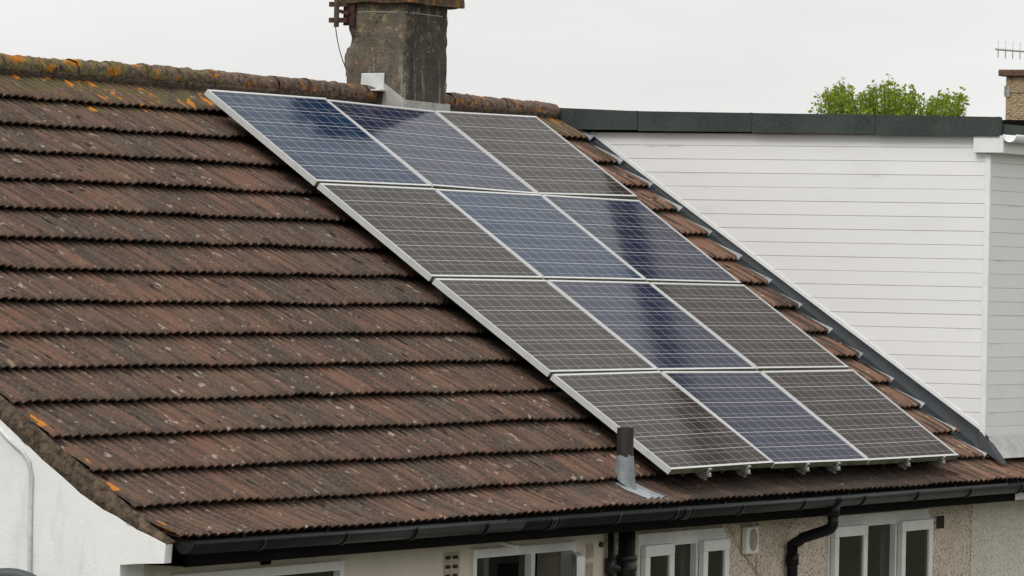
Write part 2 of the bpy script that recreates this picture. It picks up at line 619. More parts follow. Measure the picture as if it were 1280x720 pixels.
# boarding under the tiles (both slopes) so the roof is a solid thing
mb = MB()
mb.prism([yz(4.12, -.215), yz(-.275, -.215), yz(-.236, -.27), yz(4.12, -.27)], 0, -6.4, 6.05)
obj('roof_boarding', mb, M['deck'], house)
mb = MB()
bk = mirror([yz(4.2, -.15), yz(-.318, -.15)]) + mirror([yz(4.2, -.21), yz(-.276, -.21)])[::-1]
mb.prism(bk, 0, -6.5, 6.05)
obj('back_roof', mb, M['tile'], house)

# ridge tiles, bedded in mortar
mb = MB()
seg_l = .45
nseg = 29
for i in range(nseg):
    x0 = -6.56 + i * seg_l
    x1 = min(x0 + seg_l + .022, 6.02)
    if x1 <= x0:
        continue
    jr, jz, jy = random.uniform(-.002, .003), random.uniform(-.004, .004), random.uniform(-.004, .004)
    nx, na = 34, 34
    vs, fs = [], []
    for a in range(nx + 1):
        t = a / nx
        for b in range(na + 1):
            ang = math.radians(-22 + 224 * b / na)
            rr = .064 + jr + .005 * (1 - t)
            P = Vector((x0 + (x1 - x0) * t, RIDGE_Y + jy + rr * math.cos(ang), RIDGE_Z - .010 + jz + rr * math.sin(ang)))
            dn = mnoise.noise(P * 12) * .009 + mnoise.noise(P * 34) * .008
            P.y += dn * math.cos(ang)
            P.z += dn * math.sin(ang) + .008 * math.sin(P.x * .8 + 1)
            vs.append(P)
    for a in range(nx):
        for b in range(na):
            q = a * (na + 1) + b
            fs.append((q, q + 1, q + na + 2, q + na + 1))
    mb.add(vs, fs, True)
obj('ridge', mb, M['ridge'], roof, BASE, (-TH, 0, 0))
# ridge keeps world axes: undo the roof's tilt
bpy.data.objects['ridge'].matrix_local = Matrix.Rotation(-TH, 4, 'X')
mb = MB()
vs, fs = [], []
n = 260
for i in range(n + 1):
    x = -6.53 + 12.55 * i / n
    j = mnoise.noise(Vector((x * 7, 1, 0))) * .014
    for (v, nn) in ((-.30, NT - .01), (-.275 + j * .6, NT + .014), (-.262 + j * .6, NT + .004), (-.264 + j * .6, NT - .06)):
        vs.append(rp(x, v, nn + j * .3))
for i in range(n):
    for k in range(3):
        a = i * 4 + k
        fs.append((a, a + 1, a + 5, a + 4))
mb.add(vs, fs, True)
o = obj('ridge_mortar', mb, M['mortar'], roof)
o.matrix_local = Matrix.Rotation(-TH, 4, 'X')

# verge mortar at the gable and the gable wall under it
low_edge = [(-3.349, -2.546), (-3.24, -2.505), (-3.129, -2.452), (-2.985, -2.385), (-2.845, -2.306), (-2.62, -2.14), (-2.364, -1.944)]
top_v = -.36
wall_apex = (RIDGE_Y, RIDGE_Y * math.tan(TH) - .159 - .115)
lower = low_edge + [(-1.2, -1.2 * math.tan(TH) - .275), wall_apex]


def jag(p, s):
    return (p[0], p[1] + mnoise.noise(Vector((p[0] * 9, s, 0))) * .008)


def dense(poly, step=.06):
    out = []
    for a, b in zip(poly[:-1], poly[1:]):
        n = max(1, int(math.hypot(b[0] - a[0], b[1] - a[1]) / step))
        out += [(a[0] + (b[0] - a[0]) * i / n, a[1] + (b[1] - a[1]) * i / n) for i in range(n)]
    return out + [poly[-1]]


lowd = [jag(q, 3) for q in dense(lower)]
mb = MB()
upper = [(y + .004, y * math.tan(TH) - .159 - .004) for y, _ in lowd]
upper[0] = (upper[0][0] - .03, upper[0][1])
for i in range(len(lowd) - 1):
    w = .018
    a0, a1, b0, b1 = lowd[i], lowd[i + 1], upper[i], upper[i + 1]
    j0 = mnoise.noise(Vector((a0[0] * 11, 5, 0))) * .01
    j1 = mnoise.noise(Vector((a1[0] * 11, 5, 0))) * .01
    vs = [(-6.548 + j0, a0[0], a0[1] - .004), (-6.548 + j1, a1[0], a1[1] - .004), (-6.525 + j1, (a1[0] + b1[0]) / 2, (a1[1] + b1[1]) / 2),
          (-6.525 + j0, (a0[0] + b0[0]) / 2, (a0[1] + b0[1]) / 2), (-6.497, b1[0], b1[1]), (-6.497, b0[0], b0[1]),
          (-6.3, a0[0], a0[1]), (-6.3, a1[0], a1[1])]
    mb.add(vs, [(0, 1, 2, 3), (3, 2, 4, 5), (0, 6, 7, 1)], True)
a, b = lowd[0], upper[0]
mb.add([(-6.548, a[0], a[1]), (-6.5, b[0], b[1]), (-6.3, b[0], b[1]), (-6.3, a[0], a[1])], [(0, 1, 2, 3)])
o = obj('verge_mortar', mb, M['mortar'], roof)
o.matrix_local = Matrix.Rotation(-TH, 4, 'X')

mb = MB()
front = [(-3.087, -ZO), (-3.087, -2.662), (-3.20, -2.652), (-3.342, -2.645)]
backp = [(2 * RIDGE_Y - y, z) for y, z in reversed(lower[:-1])] + [(2 * RIDGE_Y + 3.087, -2.66), (2 * RIDGE_Y + 3.087, -ZO)]
poly = front + lowd + backp
mb.prism(poly, 0, -6.55, -6.475)
inner = [(-3.087, -ZO), (-3.087, -2.56)] + [q for q in lowd if q[0] > -3.0] + backp
mb.prism(inner, 0, -6.475, -6.30)
o = obj('gable_wall', mb, M['render'], house)
o['label'] = 'white painted gable wall with a stepped corbel'
obj('back_wall', MB().box((-6.3, 3.4, -ZO), (5.8, 3.675, -2.6)), M['render'], house)


def wall_grid(x0, x1, z0, z1, y0, y1, holes):
    xs = sorted({x0, x1, *[h[0] for h in holes], *[h[1] for h in holes]})
    zs = sorted({z0, z1, *[h[2] for h in holes], *[h[3] for h in holes]})
    xs = [x for x in xs if x0 <= x <= x1]
    zs = [z for z in zs if z0 <= z <= z1]
    hole = lambda a, b: any(h[0] < a < h[1] and h[2] < b < h[3] for h in holes)
    mb = MB()
    for i in range(len(xs) - 1):
        for j in range(len(zs) - 1):
            a, b, c, d = xs[i], xs[i + 1], zs[j], zs[j + 1]
            if hole((a + b) / 2, (c + d) / 2):
                continue
            mb.add([(a, y0, c), (b, y0, c), (b, y0, d), (a, y0, d)], [(0, 1, 2, 3)])
            mb.add([(a, y1, c), (b, y1, c), (b, y1, d), (a, y1, d)], [(3, 2, 1, 0)])
    for (a, b, c, d) in holes + [(x0, x1, z0, z1)]:
        mb.add([(a, y0, c), (b, y0, c), (b, y1, c), (a, y1, c)], [(0, 1, 2, 3)])
        mb.add([(a, y0, d), (b, y0, d), (b, y1, d), (a, y1, d)], [(0, 1, 2, 3)])
        mb.add([(a, y0, c), (a, y1, c), (a, y1, d), (a, y0, d)], [(0, 1, 2, 3)])
        mb.add([(b, y0, c), (b, y1, c), (b, y1, d), (b, y0, d)], [(0, 1, 2, 3)])
    return mb


YW, YB = -3.087, -2.84
W1 = (-6.0, -4.04, -3.95, -2.735)
W2 = (-2.395, -.965, -3.95, -2.735)
W3 = (-.04, 1.33, -3.95, -2.757)
W4 = (3.08, 4.95, -3.95, -2.742)
LOWH = [(-5.6, -4.2, -6.4, -5.2), (1.9, 3.6, -6.4, -5.2)]
o = obj('front_wall', wall_grid(-6.3, -.52, -ZO, -2.5, YW, YB, [W1, W2, LOWH[0]]), M['buff'], house)
o['label'] = 'buff painted front wall left of the soil pipe'
o = obj('front_wall', wall_grid(-.52, 5.8, -ZO, -2.5, YW, YB, [W3, W4, LOWH[1]]), M['dash'], house)
o['label'] = 'brown pebbledashed front wall right of the soil pipe'
# a dark room behind every window
for (a, b, c, d) in (W1, W2, W3, W4, *LOWH):
    mb = MB()
    y = -1.2
    mb.add([(a - .3, YB, c - .2), (b + .3, YB, c - .2), (b + .3, y, c - .2), (a - .3, y, c - .2),
            (a - .3, YB, d + .03), (b + .3, YB, d + .03), (b + .3, y, d + .03), (a - .3, y, d + .03)],
           [(0, 1, 2, 3), (4, 5, 6, 7), (2, 3, 7, 6), (1, 2, 6, 5), (3, 0, 4, 7)])
    obj('room_lining', mb, M['dark'], house)


def frame_mb(a, b, c, d, y0, y1, w, wt=None):
    wt = wt or w
    mb = MB()
    mb.box((a, y0, d - wt), (b, y1, d))
    mb.box((a, y0, c), (b, y1, c + w))
    mb.box((a, y0 + .001, c + w), (a + w, y1 - .001, d - wt))
    mb.box((b - w, y0 + .001, c + w), (b, y1 - .001, d - wt))
    return mb


def pane_at(win, a, b, c, d, y):
    return obj('pane', MB().box((a, y, c), (b, y + .006, d)), M['pane'], win)


def window(W, label, cuts, sashes):
    a, b, c, d = W
    mb = frame_mb(a, b, c, d, YW - .012, YW + .07, .05)
    for x in cuts:
        mb.box((x - .028, YW - .010, c + .05), (x + .028, YW + .068, d - .05))
    w = obj('window', mb, M['white'], house)
    w['label'] = label
    xs = [a + .022] + list(cuts) + [b - .022]
    for i, (x0, x1) in enumerate(zip(xs[:-1], xs[1:])):
        mode = sashes[i]
        if mode == 'fixed':
            pane_at(w, x0 + .028, x1 - .028, c + .05, d - .05, YW + .03)
        elif mode == 'proud':
            s = frame_mb(x0 + .004, x1 - .004, c + .02, d - .034, YW - .052, YW - .013, .072)
            o = obj('sash', s, M['white'], w)
            bevel(o, .006)
            pane_at(w, x0 + .07, x1 - .07, c + .085, d - .10, YW - .034)
        else:                                        # casement standing open, hinged on its right
            h = (x1 - .02, YW - .03, 0)
            wd = x1 - x0 - .05
            s = frame_mb(-wd, 0, c + .03, d - .06, -.024, .024, .065)
            o = obj('sash', s, M['white'], w, (h[0], h[1], ZO), (0, 0, math.radians(mode)))
            o['label'] = 'casement standing open'
            o2 = obj('pane', MB().box((-wd + .06, -.004, c + .09), (-.06, .004, d - .12)), M['pane'], w,
                     (h[0], h[1], ZO), (0, 0, math.radians(mode)))
    obj('sill', MB().box((a - .05, YW - .09, c - .05), (b + .05, YW + .06, c - .001)), M['white'], w)
    return w


window(W1, 'wide white window under the left end of the gutter', [-5.0], ['fixed', 'fixed'])
window(W2, 'white window with its right casement open', [-1.575], ['fixed', 27.5])
window(W3, 'white three light window right of the black soil pipe', [.435, .885], ['proud', 'fixed', 'proud'])
window(W4, 'white three light window beneath the right end of the roof', [3.70, 4.33], ['proud', 'fixed', 'proud'])
for L in LOWH:
    a, b, c, d = L
    w = obj('window', frame_mb(a, b, c, d, YW + .02, YW + .09, .05), M['white'], house)
    pane_at(w, a + .05, b - .05, c + .05, d - .05, YW + .05)
for W in (W3, W4):
    obj('lintel', MB().box((W[0] - .02, YW - .016, W[3] + .001), (W[1] - .04, YW + .05, W[3] + .035)), M['trim' if W is W4 else 'white'], house)

# eaves: fascia, soffit, gutter with its brackets
obj('fascia', MB().box((-6.29, -3.335, -2.675), (6.02, -3.31, -2.545)), M['fascia'], house)
obj('soffit', MB().box((-6.29, -3.309, -2.672), (6.02, -3.087, -2.66)), M['fascia'], house)


def gz(x):
    return -2.536 - .0085 * max(0, min(1, (x + 6) / 3.5))


def half_round(mb, x0, x1, y, z0, z1, r, t=.004, end0=False, n=14):
    vs, fs = [], []
    for x, z in ((x0, z0), (x1, z1)):
        for rr in (r, r - t):
            for k in range(n + 1):
                a = math.pi + math.pi * k / n
                vs.append((x, y + rr * math.cos(a), z + rr * 1.08 * math.sin(a)))
    m = n + 1
    for k in range(n):
        fs.append((k, k + 1, 2 * m + k + 1, 2 * m + k))
        fs.append((m + k, 3 * m + k, 3 * m + k + 1, m + k + 1))
    for e in (0, n):
        fs.append((e, 2 * m + e, 3 * m + e, m + e))
    for b in (0, 2 * m):
        for k in range(n):
            fs.append((b + k, b + m + k, b + m + k + 1, b + k + 1))
    mb.add(vs, fs, True)
    if end0:
        mb.add([(x0, y + r * math.cos(math.pi + math.pi * k / n), z0 + r * 1.08 * math.sin(math.pi + math.pi * k / n)) for k in range(n + 1)],
               [tuple(range(n + 1))])


GY = -3.415
mb = MB()
half_round(mb, -6.47, -2.5, GY, gz(-6.5), gz(-2.5), .062, end0=True)
half_round(mb, -2.5, 5.80, GY, gz(-2.5), gz(5.8), .062)
gut = obj('gutter', mb, M['gutgrey'], house)
gut['label'] = 'black half round gutter along the eaves'
bm_ = MB()
half_round(bm_, -.014, .014, 0, 0, 0, .069, .006)
bm_.box((-.014, .06, -.05), (.014, .085, .012))
br_me = bm_.mesh('gutter_bracket', M['black'])
for i, x in enumerate((-5.71, -4.75, -3.90, -2.99, -1.18, -.32, .71, 1.73, 2.78, 3.75, 4.76, 5.78)):
    link('gutter_bracket', br_me, gut, (x, GY, ZO + gz(x)))
um = MB()
half_round(um, -.055, .055, 0, 0, 0, .068, .006)
half_round(um, -.062, -.045, 0, 0.002, .002, .073, .006)
half_round(um, .045, .062, 0, 0.002, .002, .073, .006)
un_me = um.mesh('gutter_union', M['black'])
for x in (-2.09, -.14):
    link('gutter_union', un_me, gut, (x, GY, ZO + gz(x)))
um = MB()
half_round(um, -.075, .075, 0, 0, 0, .069, .006)
um.tube([(0, 0, -.05), (0, 0, -.13)], .042, 14)
link('gutter_outlet', um.mesh('gutter_outlet', M['black']), gut, (2.36, GY, ZO + gz(2.36)))
path = [(2.36, GY, -2.66), (2.36, GY, -2.715)]
for k in range(1, 6):
    a = k / 5 * math.radians(72)
    path.append((2.36, GY + .05 * (1 - math.cos(a)), -2.715 - .05 * math.sin(a)))
path += [(2.36, -3.20, -2.822)]
for k in range(1, 6):
    a = math.radians(72) * (1 - k / 5)
    path.append((2.36, -3.20 + .05 * (math.sin(math.radians(72)) - math.sin(a)) + .004 * k, -2.822 - .05 * (math.cos(a) - math.cos(math.radians(72)))))
path += [(2.36, -3.136, -3.0), (2.36, -3.136, -ZO + .05)]
dp = obj('downpipe', MB().tube(path, .036, 14), M['black'], house)
dp['label'] = 'black downpipe with a swan neck'
obj('pipe_socket', MB().tube([(2.36, -3.136, -2.93), (2.36, -3.136, -3.0)], .043, 14), M['black'], dp)

# soil pipe, waste pipe beside it
sp = obj('soil_pipe', MB().tube([(-.385, -3.17, -2.60), (-.385, -3.17, -ZO + .05)], .053, 18), M['soil'], house)
mb = MB()
for z in (-2.865, -2.93, -2.99):
    mb.tube([(-.385, -3.17, z), (-.385, -3.17, z + .03)], .066, 18)
mb.tube([(-.385, -3.17, -3.0), (-.385, -3.17, -2.85)], .0605, 18)
mb.box((-.46, -3.16, -2.93), (-.31, -3.087, -2.90))
obj('pipe_collar', mb, M['soil'], sp)
wp = obj('waste_pipe', MB().tube([(-.52, -3.125, -2.60), (-.52, -3.125, -ZO + .05)], .019, 12), M['soil'], house)
mb = MB()
mb.tube([(-.52, -3.125, -2.95), (-.52, -3.125, -2.85)], .030, 12)
mb.tube([(-.52, -3.125, -2.90), (-.385, -3.16, -2.93)], .026, 12)
obj('pipe_collar', mb, M['soil'], wp)

# vent pipe standing through the roof with its lead slate
vp_base = rp(-.355, 3.93)
px, py = vp_base[0], vp_base[1]
vp = obj('vent_pipe', MB().tube([(px, py, -2.42), (px, py, -2.060)], .051, 20, caps=False).tube([(px, py, -2.42), (px, py, -2.060)], .045, 20, caps=False)
         .tube([(px, py, -2.09), (px, py, -2.088)], .046, 20), M['ventpipe'], house)
vp['label'] = 'short dark vent pipe rising from the tiles with a lead sleeve'
mb = MB()
nS = 28
vs, fs = [], []
zt = [-2.228 + mnoise.noise(Vector((math.cos(2 * math.pi * k / nS) * 2, math.sin(2 * math.pi * k / nS) * 2, 4))) * .035 for k in range(nS)]
for k in range(nS):
    a = 2 * math.pi * k / nS
    for rr, z in ((.070, None), (.058, -2.30), (.0535, zt[k])):
        x, y = px + rr * math.cos(a), py + rr * math.sin(a)
        if z is None:
            z = y * math.tan(TH) - .159 - .012
        vs.append((x, y, z))
for k in range(nS):
    for j in range(2):
        a, b = k * 3 + j, ((k + 1) % nS) * 3 + j
        fs.append((a, b, b + 1, a + 1))
mb.add(vs, fs, True)
obj('lead_sleeve', mb, M['zinc'], vp)
vs, fs = [], []
nu_, nv_ = 48, 12
for i in range(nu_ + 1):
    u = -.50 + .36 * i / nu_
    for j in range(nv_ + 1):
        v = 3.922 + .235 * j / nv_
        t = max(0.0, 1 + (v - 4.207) / .2985)
        nn = NT + .006 - .157 * (4.207 - v) + .032 * (abs(math.cos(math.pi * u / .1)) ** .7 - .65) + .035 * t * t + .005
        vs.append(rp(u, v, nn + mnoise.noise(Vector((u * 20, v * 20, 0))) * .003))
for i in range(nu_):
    for j in range(nv_):
        a = i * (nv_ + 1) + j
        fs.append((a, a + 1, a + nv_ + 2, a + nv_ + 1))
mb = MB()
mb.add(vs, fs, True)
obj('lead_slate', mb, M['zinc'], vp)

# vents in the wall
mb = MB().box((-2.765, YW - .006, -2.93), (-2.565, YW + .02, -2.74))
ab = obj('air_brick', mb, M['brick'], house)
hole_me = MB().box((0, YW - .0085, -.02), (.065, YW + .01, 0)).mesh('vent_hole', M['hole'])
for i in range(2):
    for j in range(4):
        link('vent_hole', hole_me, ab, (-2.755 + .095 * i, 0, ZO - 2.757 - .053 * j))
slot_me = MB().box((0, YW - .007, -.034), (.007, YW + .01, .034)).mesh('vent_slot', M['grille'])
for zc in (-2.80, -2.915):
    ab = obj('air_brick', MB().box((-.80, YW - .005, zc - .045), (-.70, YW + .02, zc + .045)), M['brick'], house)
    for i in range(3):
        link('vent_slot', slot_me, ab, (-.785 + .03 * i, 0, ZO + zc))
o = obj('wall_vent', MB().box((5.085, YW - .004, -2.855), (5.25, YW + .02, -2.765)), M['hole'], house)
o['label'] = 'small dark square hole in the pebbledash'
fr = MB()
for a, b in (((5.075, -2.865), (5.26, -2.855)), ((5.075, -2.765), (5.26, -2.755)), ((5.075, -2.855), (5.085, -2.765)), ((5.25, -2.855), (5.26, -2.765))):
    fr.box((a[0], YW - .008, a[1]), (b[0], YW + .01, b[1]))
obj('frame', fr, M['dash'], o)
obj('render_seam', MB().box((5.795, YW - .005, -ZO), (5.805, YW + .01, -2.66)), M['dash'], house)

# ------------------------------------------------------------------ chimney of the house
XL, XR, YF, YK = 3.017, 3.70, .082, .540
Z0, Z1 = -.45, .735
chv, chf = [], []
nz = 60


def chim_ring(z):
    pts = []
    for (a, b, n) in (((XL, YF), (XR, YF), 30), ((XR, YF), (XR, YK), 22), ((XR, YK), (XL, YK), 30), ((XL, YK), (XL, YF), 22)):
        for i in range(n):
            t = i / n
            pts.append((a[0] + (b[0] - a[0]) * t, a[1] + (b[1] - a[1]) * t))
    return pts


base_ring = chim_ring(0)
nr = len(base_ring)
for j in range(nz + 1):
    z = Z0 + (Z1 - Z0) * j / nz
    for (x, y) in base_ring:
        P = Vector((x, y, z))
        dx, dy = x - (XL + XR) / 2, y - (YF + YK) / 2
        d = mnoise.noise(P * 6) * .006 + mnoise.noise(P * 22) * .004
        ex, ey = abs(dx) / ((XR - XL) / 2), abs(dy) / ((YK - YF) / 2)
        corner = max(0, min(ex, ey) - .88) / .12
        d -= corner * (.010 + max(0, mnoise.noise(Vector((z * 13, x, y)))) * .03)
        if dx < 0 and dy > 0:                     # broken-away arris at the back left
            w = math.exp(-((z - .475) / .035) ** 2) * .05 + math.exp(-((z - .43) / .02) ** 2) * .02
            near = max(0, 1 - (YK - y) / .11) * max(0, 1 - (x - XL) / .16)
            d -= w * near
            d += .014 * near * (1 if z < .40 else 0)
        s = Vector((dx / ex if ex > .999 else 0, 0, 0))
        L = math.hypot(dx, dy)
        nx_, ny_ = (math.copysign(1, dx) if ex > .985 else 0), (math.copysign(1, dy) if ey > .985 else 0)
        chv.append((x + d * nx_, y + d * ny_, z))
for j in range(nz):
    for i in range(nr):
        a, b = j * nr + i, j * nr + (i + 1) % nr
        chf.append((a, b, b + nr, a + nr))
chf.append(tuple(nz * nr + i for i in range(nr)))
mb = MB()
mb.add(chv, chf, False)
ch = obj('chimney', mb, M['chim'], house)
ch['label'] = 'square weathered rendered chimney with stains and lichen'
import bmesh
mb = MB().box((2.965, .015, .715), (3.80, .610, .80))
cap = obj('chimney_cap', mb, M['cap'], ch)
bmx = bmesh.new()
bmx.from_mesh(cap.data)
bmesh.ops.subdivide_edges(bmx, edges=bmx.edges, cuts=14, use_grid_fill=True)
for v in bmx.verts:
    v.co += Vector((mnoise.noise(v.co * 9), mnoise.noise(v.co * 9 + Vector((5, 0, 0))), mnoise.noise(v.co * 11 + Vector((0, 7, 0))))) * .014
bmx.to_mesh(cap.data)
bmx.free()
obj('chimney_pot', MB().tube([(3.36, .31, .78), (3.36, .31, 1.05), (3.36, .31, 1.06)], [.12, .10, .115], 20), M['farcap'], ch)
mb = MB()
rx = .001
wz = .655
cs = [(XL + .009, YK - .009), (XL + .007, YF + .007), (XR - .009, YF + .009), (XR - .009, YK - .009), (XL + .009, YK - .009)]
ms = [(XL - .006, (YF + YK) / 2), ((XL + XR) / 2, YF - .006), (XR + .006, (YF + YK) / 2), ((XL + XR) / 2, YK + .006)]
loop = []
for k in range(4):
    loop.append((*cs[k], wz - .003 * k))
    for t in (.2, .4, .5, .6, .8):
        a, b, m_ = Vector(cs[k]), Vector(cs[k + 1]), Vector(ms[k])
        w_ = 1 - abs(t - .5) * 1.0
        q = a.lerp(b, t)
        q = q + (m_ - a.lerp(b, .5)) * w_
        loop.append((q.x, q.y, wz - .003 * k - .003 * t))
loop.append((*cs[4], wz))
mb.tube(loop, .003, 6)
obj('lashing_wire', mb, M['silver'], ch)
# lead at the chimney foot
mb = MB()
mb.prism([(.416, .128), (.235, .112), (.232, .232), (.408, .230)], 0, XL - .020, XL - .006)
mb.box((XL - .10, .225, .105), (XL - .006, .42, .118))
o = obj('lead_saddle', mb, M['paintlead'], ch)
bevel(o, .004)
mb = MB()
mb.prism([(.236, .165), (.074, .048), (.072, -.10), (.25, -.02)], 0, XL - .014, XL - .004)
mb.prism([(XL - .014, .049), (XR + .006, .040), (XR + .006, -.13), (XL - .014, -.13)], 1, .066, .076)
a1, a2 = rp(XL - .12, .0, NT + .02), rp(XL - .12, .15, NT + .025)
mb.add([(XL - .10, .075, .075 * math.tan(TH) - .159 + .03), (XR + .1, .075, .075 * math.tan(TH) - .159 + .03),
        (XR + .1, -.09, -.09 * math.tan(TH) - .159 + .03), (XL - .10, -.09, -.09 * math.tan(TH) - .159 + .03)], [(0, 1, 2, 3)])
obj('lead_flashing', mb, M['lead'], ch)

# aerial bracket and mast on the chimney's back left corner
mast = empty('aerial_mast', (XL - .06, .575, ZO + .55), 'rusty aerial bracket and mast strapped to the stained chimney on the tiled roof', 'aerial mast')
MX, MY = XL - .055, YK + .052
obj('mast', MB().tube([(MX, MY, .548), (MX, MY, 2.3)], .018, 12), M['mast'], mast)
for z in (.705, .595):
    obj('bracket_arm', MB().box((MX - .010, MY + .055, z - .017), (MX + .012, YK - .03, z + .017)).box((MX - .02, MY - .03, z - .012), (XL + .02, MY - .014, z + .012)),
        M['rust'], mast)
obj('bracket_arm', MB().box((MX, YK - .04, .638), (MX + .03, MY + .0, .662), Matrix.Rotation(.22, 3, 'X'), (MX, YK, .65)), M['rust'], mast)
obj('bracket_plate', MB().box((XL - .030, YK - .075, .56), (XL - .012, YK + .012, .72)), M['rust'], mast)
pts = []
for i in range(12):
    t = i / 11
    pts.append((MX + .01 + (XL - .02 - MX) * t, MY + .012 - (MY - YK - .0) * (t ** 1.6) - .02 * t, .56 - .30 * t - .02 * math.sin(t * math.pi)))
obj('cable', MB().tube(pts, .0035, 6), M['wire'], mast)

# ------------------------------------------------------------------ solar panels
PW, PH, GAP, LIP, DEP = 1.65, .988, .024, .017, .04


def panel_frame():
    mb = MB()
    W, H = PW, PH
    mb.box((0, -LIP, -DEP), (W, 0, 0))
    mb.box((0, -H, -DEP), (W, -H + LIP, 0))
    mb.box((0, -H + LIP, -DEP), (.013, -LIP, -.0006))
    mb.box((W - .013, -H + LIP, -DEP), (W, -LIP, -.0006))
    me = mb.mesh('frame', M['alu'])
    me.materials.append(M['algae'])
    for p in me.polygons:
        if p.normal.y < -.9 and p.center.y < -H + .001:
            p.material_index = 1
    return me


FR = panel_frame()
GL = {}
for c in ('blue', 'grey', 'brown'):
    gm = MB().box((.012, -PH + LIP - .002, -.010), (PW - .012, -LIP + .002, -.004)).mesh('cell_sheet', M[c])
    GL[c] = gm
tints = [['blue', 'grey', 'brown'], ['brown', 'blue', 'grey'], ['brown', 'grey', 'brown'], ['brown', 'grey', 'brown']]
cname = {'blue': 'blue', 'grey': 'slate grey', 'brown': 'brownish'}
where = [['at the top left corner of the array, below the mossy ridge', 'in the top row, under the chimney foot', 'at the top right corner of the array, right of the chimney'],
         ['at the left end of the second row down', 'in the middle of the second row down', 'at the right end of the second row down, by the cladding'],
         ['at the left end of the third row down', 'in the middle of the third row down', 'at the right end of the third row down'],
         ['at the bottom left corner of the array, behind the vent pipe', 'in the middle of the bottom row above the gutter', 'at the bottom right corner of the array, near the eaves']]
# small misalignments of the rows, (dn, dv) at the left and right end of each panel's top and bottom edge
TOP = [[(.004, 0, .0165, 0), (.012, 0, -.021, .013), (-.018, .011, .011, -.002)],
       [(0, 0, .004, 0), (0, 0, 0, 0), (-.002, 0, -.006, 0)],
       [(-.006, 0, 0, 0), (0, 0, -.004, 0), (-.004, 0, -.012, .0)],
       [(.002, 0, .004, 0), (.003, 0, 0, 0), (0, 0, 0, 0)]]
BOT = [[(.001, 0, .004, 0), (.002, 0, -.001, 0), (-.002, 0, .002, 0)],
       [(-.007, 0, 0, 0), (0, 0, -.003, 0), (-.004, 0, -.012, 0)],
       [(.003, 0, .004, 0), (.003, 0, 0, 0), (0, 0, 0, 0)],
       [(.006, -.002, .015, -.012), (.008, -.005, -.010, .003), (-.010, .004, 0, .019)]]
ROT = Matrix.Rotation(TH, 3, 'X')
for r in range(4):
    for c in range(3):
        u0, v0 = c * (PW + .02), r * (PH + GAP)
        t, b = TOP[r][c], BOT[r][c]
        tl = ROT @ Vector((u0, -(v0 + t[1]), t[0]))
        tr = ROT @ Vector((u0 + PW, -(v0 + t[3]), t[2]))
        bl = ROT @ Vector((u0, -(v0 + PH + b[1]), b[0]))
        brr = ROT @ Vector((u0 + PW, -(v0 + PH + b[3]), b[2]))
        X = ((tr - tl) + (brr - bl)).normalized()
        Yv = ((tl - bl) + (tr - brr)).normalized()
        Zv = X.cross(Yv).normalized()
        Yv = Zv.cross(X)
        ctr = (tl + tr + bl + brr) / 4
        org = ctr - X * PW / 2 + Yv * PH / 2
        tint = tints[r][c]
        pn = link('solar_panel', None, None, org + Vector(BASE))
        pn.empty_display_size = .3
        pn.rotation_euler = Matrix((X, Yv, Zv)).transposed().to_euler()
        tag(pn, f'{cname[tint]} solar panel {where[r][c]}', 'solar panel', 'solar panels in an array on the tiled roof')
        for nm, me in (('frame', FR), ('cell_sheet', GL[tint])):
            o = bpy.data.objects.new(nm, me)
            COL.objects.link(o)
            o.parent = pn

# mounting rails, running up the slope under each column, with the end clamps below the lowest panels
mb = MB()
L = 4 * (PH + GAP)
mb.box((-.016, -L + .018, -.080), (.016, .03, -.043))
mb.box((-.024, -L + .022, -.0798), (-.0165, .03, -.072))
mb.box((.0165, -L + .022, -.0798), (.024, .03, -.072))
rail_me = mb.mesh('rail', M['rail'])
mb = MB()
mb.box((-.015, -L - .010, -.076), (.015, -L + .016, -.068))
mb.box((-.012, -L - .004, -.068), (.012, -L + .010, -.055))
mb.box((-.016, -L - .012, -.0548), (.016, -L + .016, -.0455))
mb.box((-.020, -L - .022, -.0422), (.020, -L + .0145, -.034))
mb.box((-.018, -L + .0145 - .014, -.033), (.018, -L + .0145, .003))
clamp_me = mb.mesh('end_clamp', M['rail'])
bolt_me = MB().tube([(0, -L - .008, -.045), (0, -L - .008, -.020)], .008, 8).mesh('bolt', M['silver'])
hk = MB()
for v in (3.90,):
    hk.box((-.016, -v - .02, -.150), (.016, -v + .02, -.0855))
hook_me = hk.mesh('roof_hook', M['rail'])
where2 = ['leftmost under the array, nearest the vent pipe', 'under the bottom left panel, second from the vent pipe', 'left one under the bottom middle panel',
          'right one under the bottom middle panel', 'left one under the bottom right panel', 'rightmost under the array, nearest the dormer']
for i, u in enumerate((.575, 1.20, 2.20, 2.75, 4.03, 4.69)):
    dn = (.008, .012, .004, -.004, -.006, -.003)[i]
    p0 = ROT @ Vector((u, 0, dn - .001))
    rl = link('mounting_rail', None, None, p0 + Vector(BASE))
    rl.rotation_euler = (TH, 0, 0)
    rl.empty_display_size = .1
    tag(rl, 'aluminium mounting rail end, ' + where2[i], 'mounting rail', 'rails under the solar panels')
    for nm, me in (('rail', rail_me), ('end_clamp', clamp_me), ('bolt', bolt_me), ('roof_hook', hook_me)):
        o = bpy.data.objects.new(nm, me)
        COL.objects.link(o)
        o.parent = rl

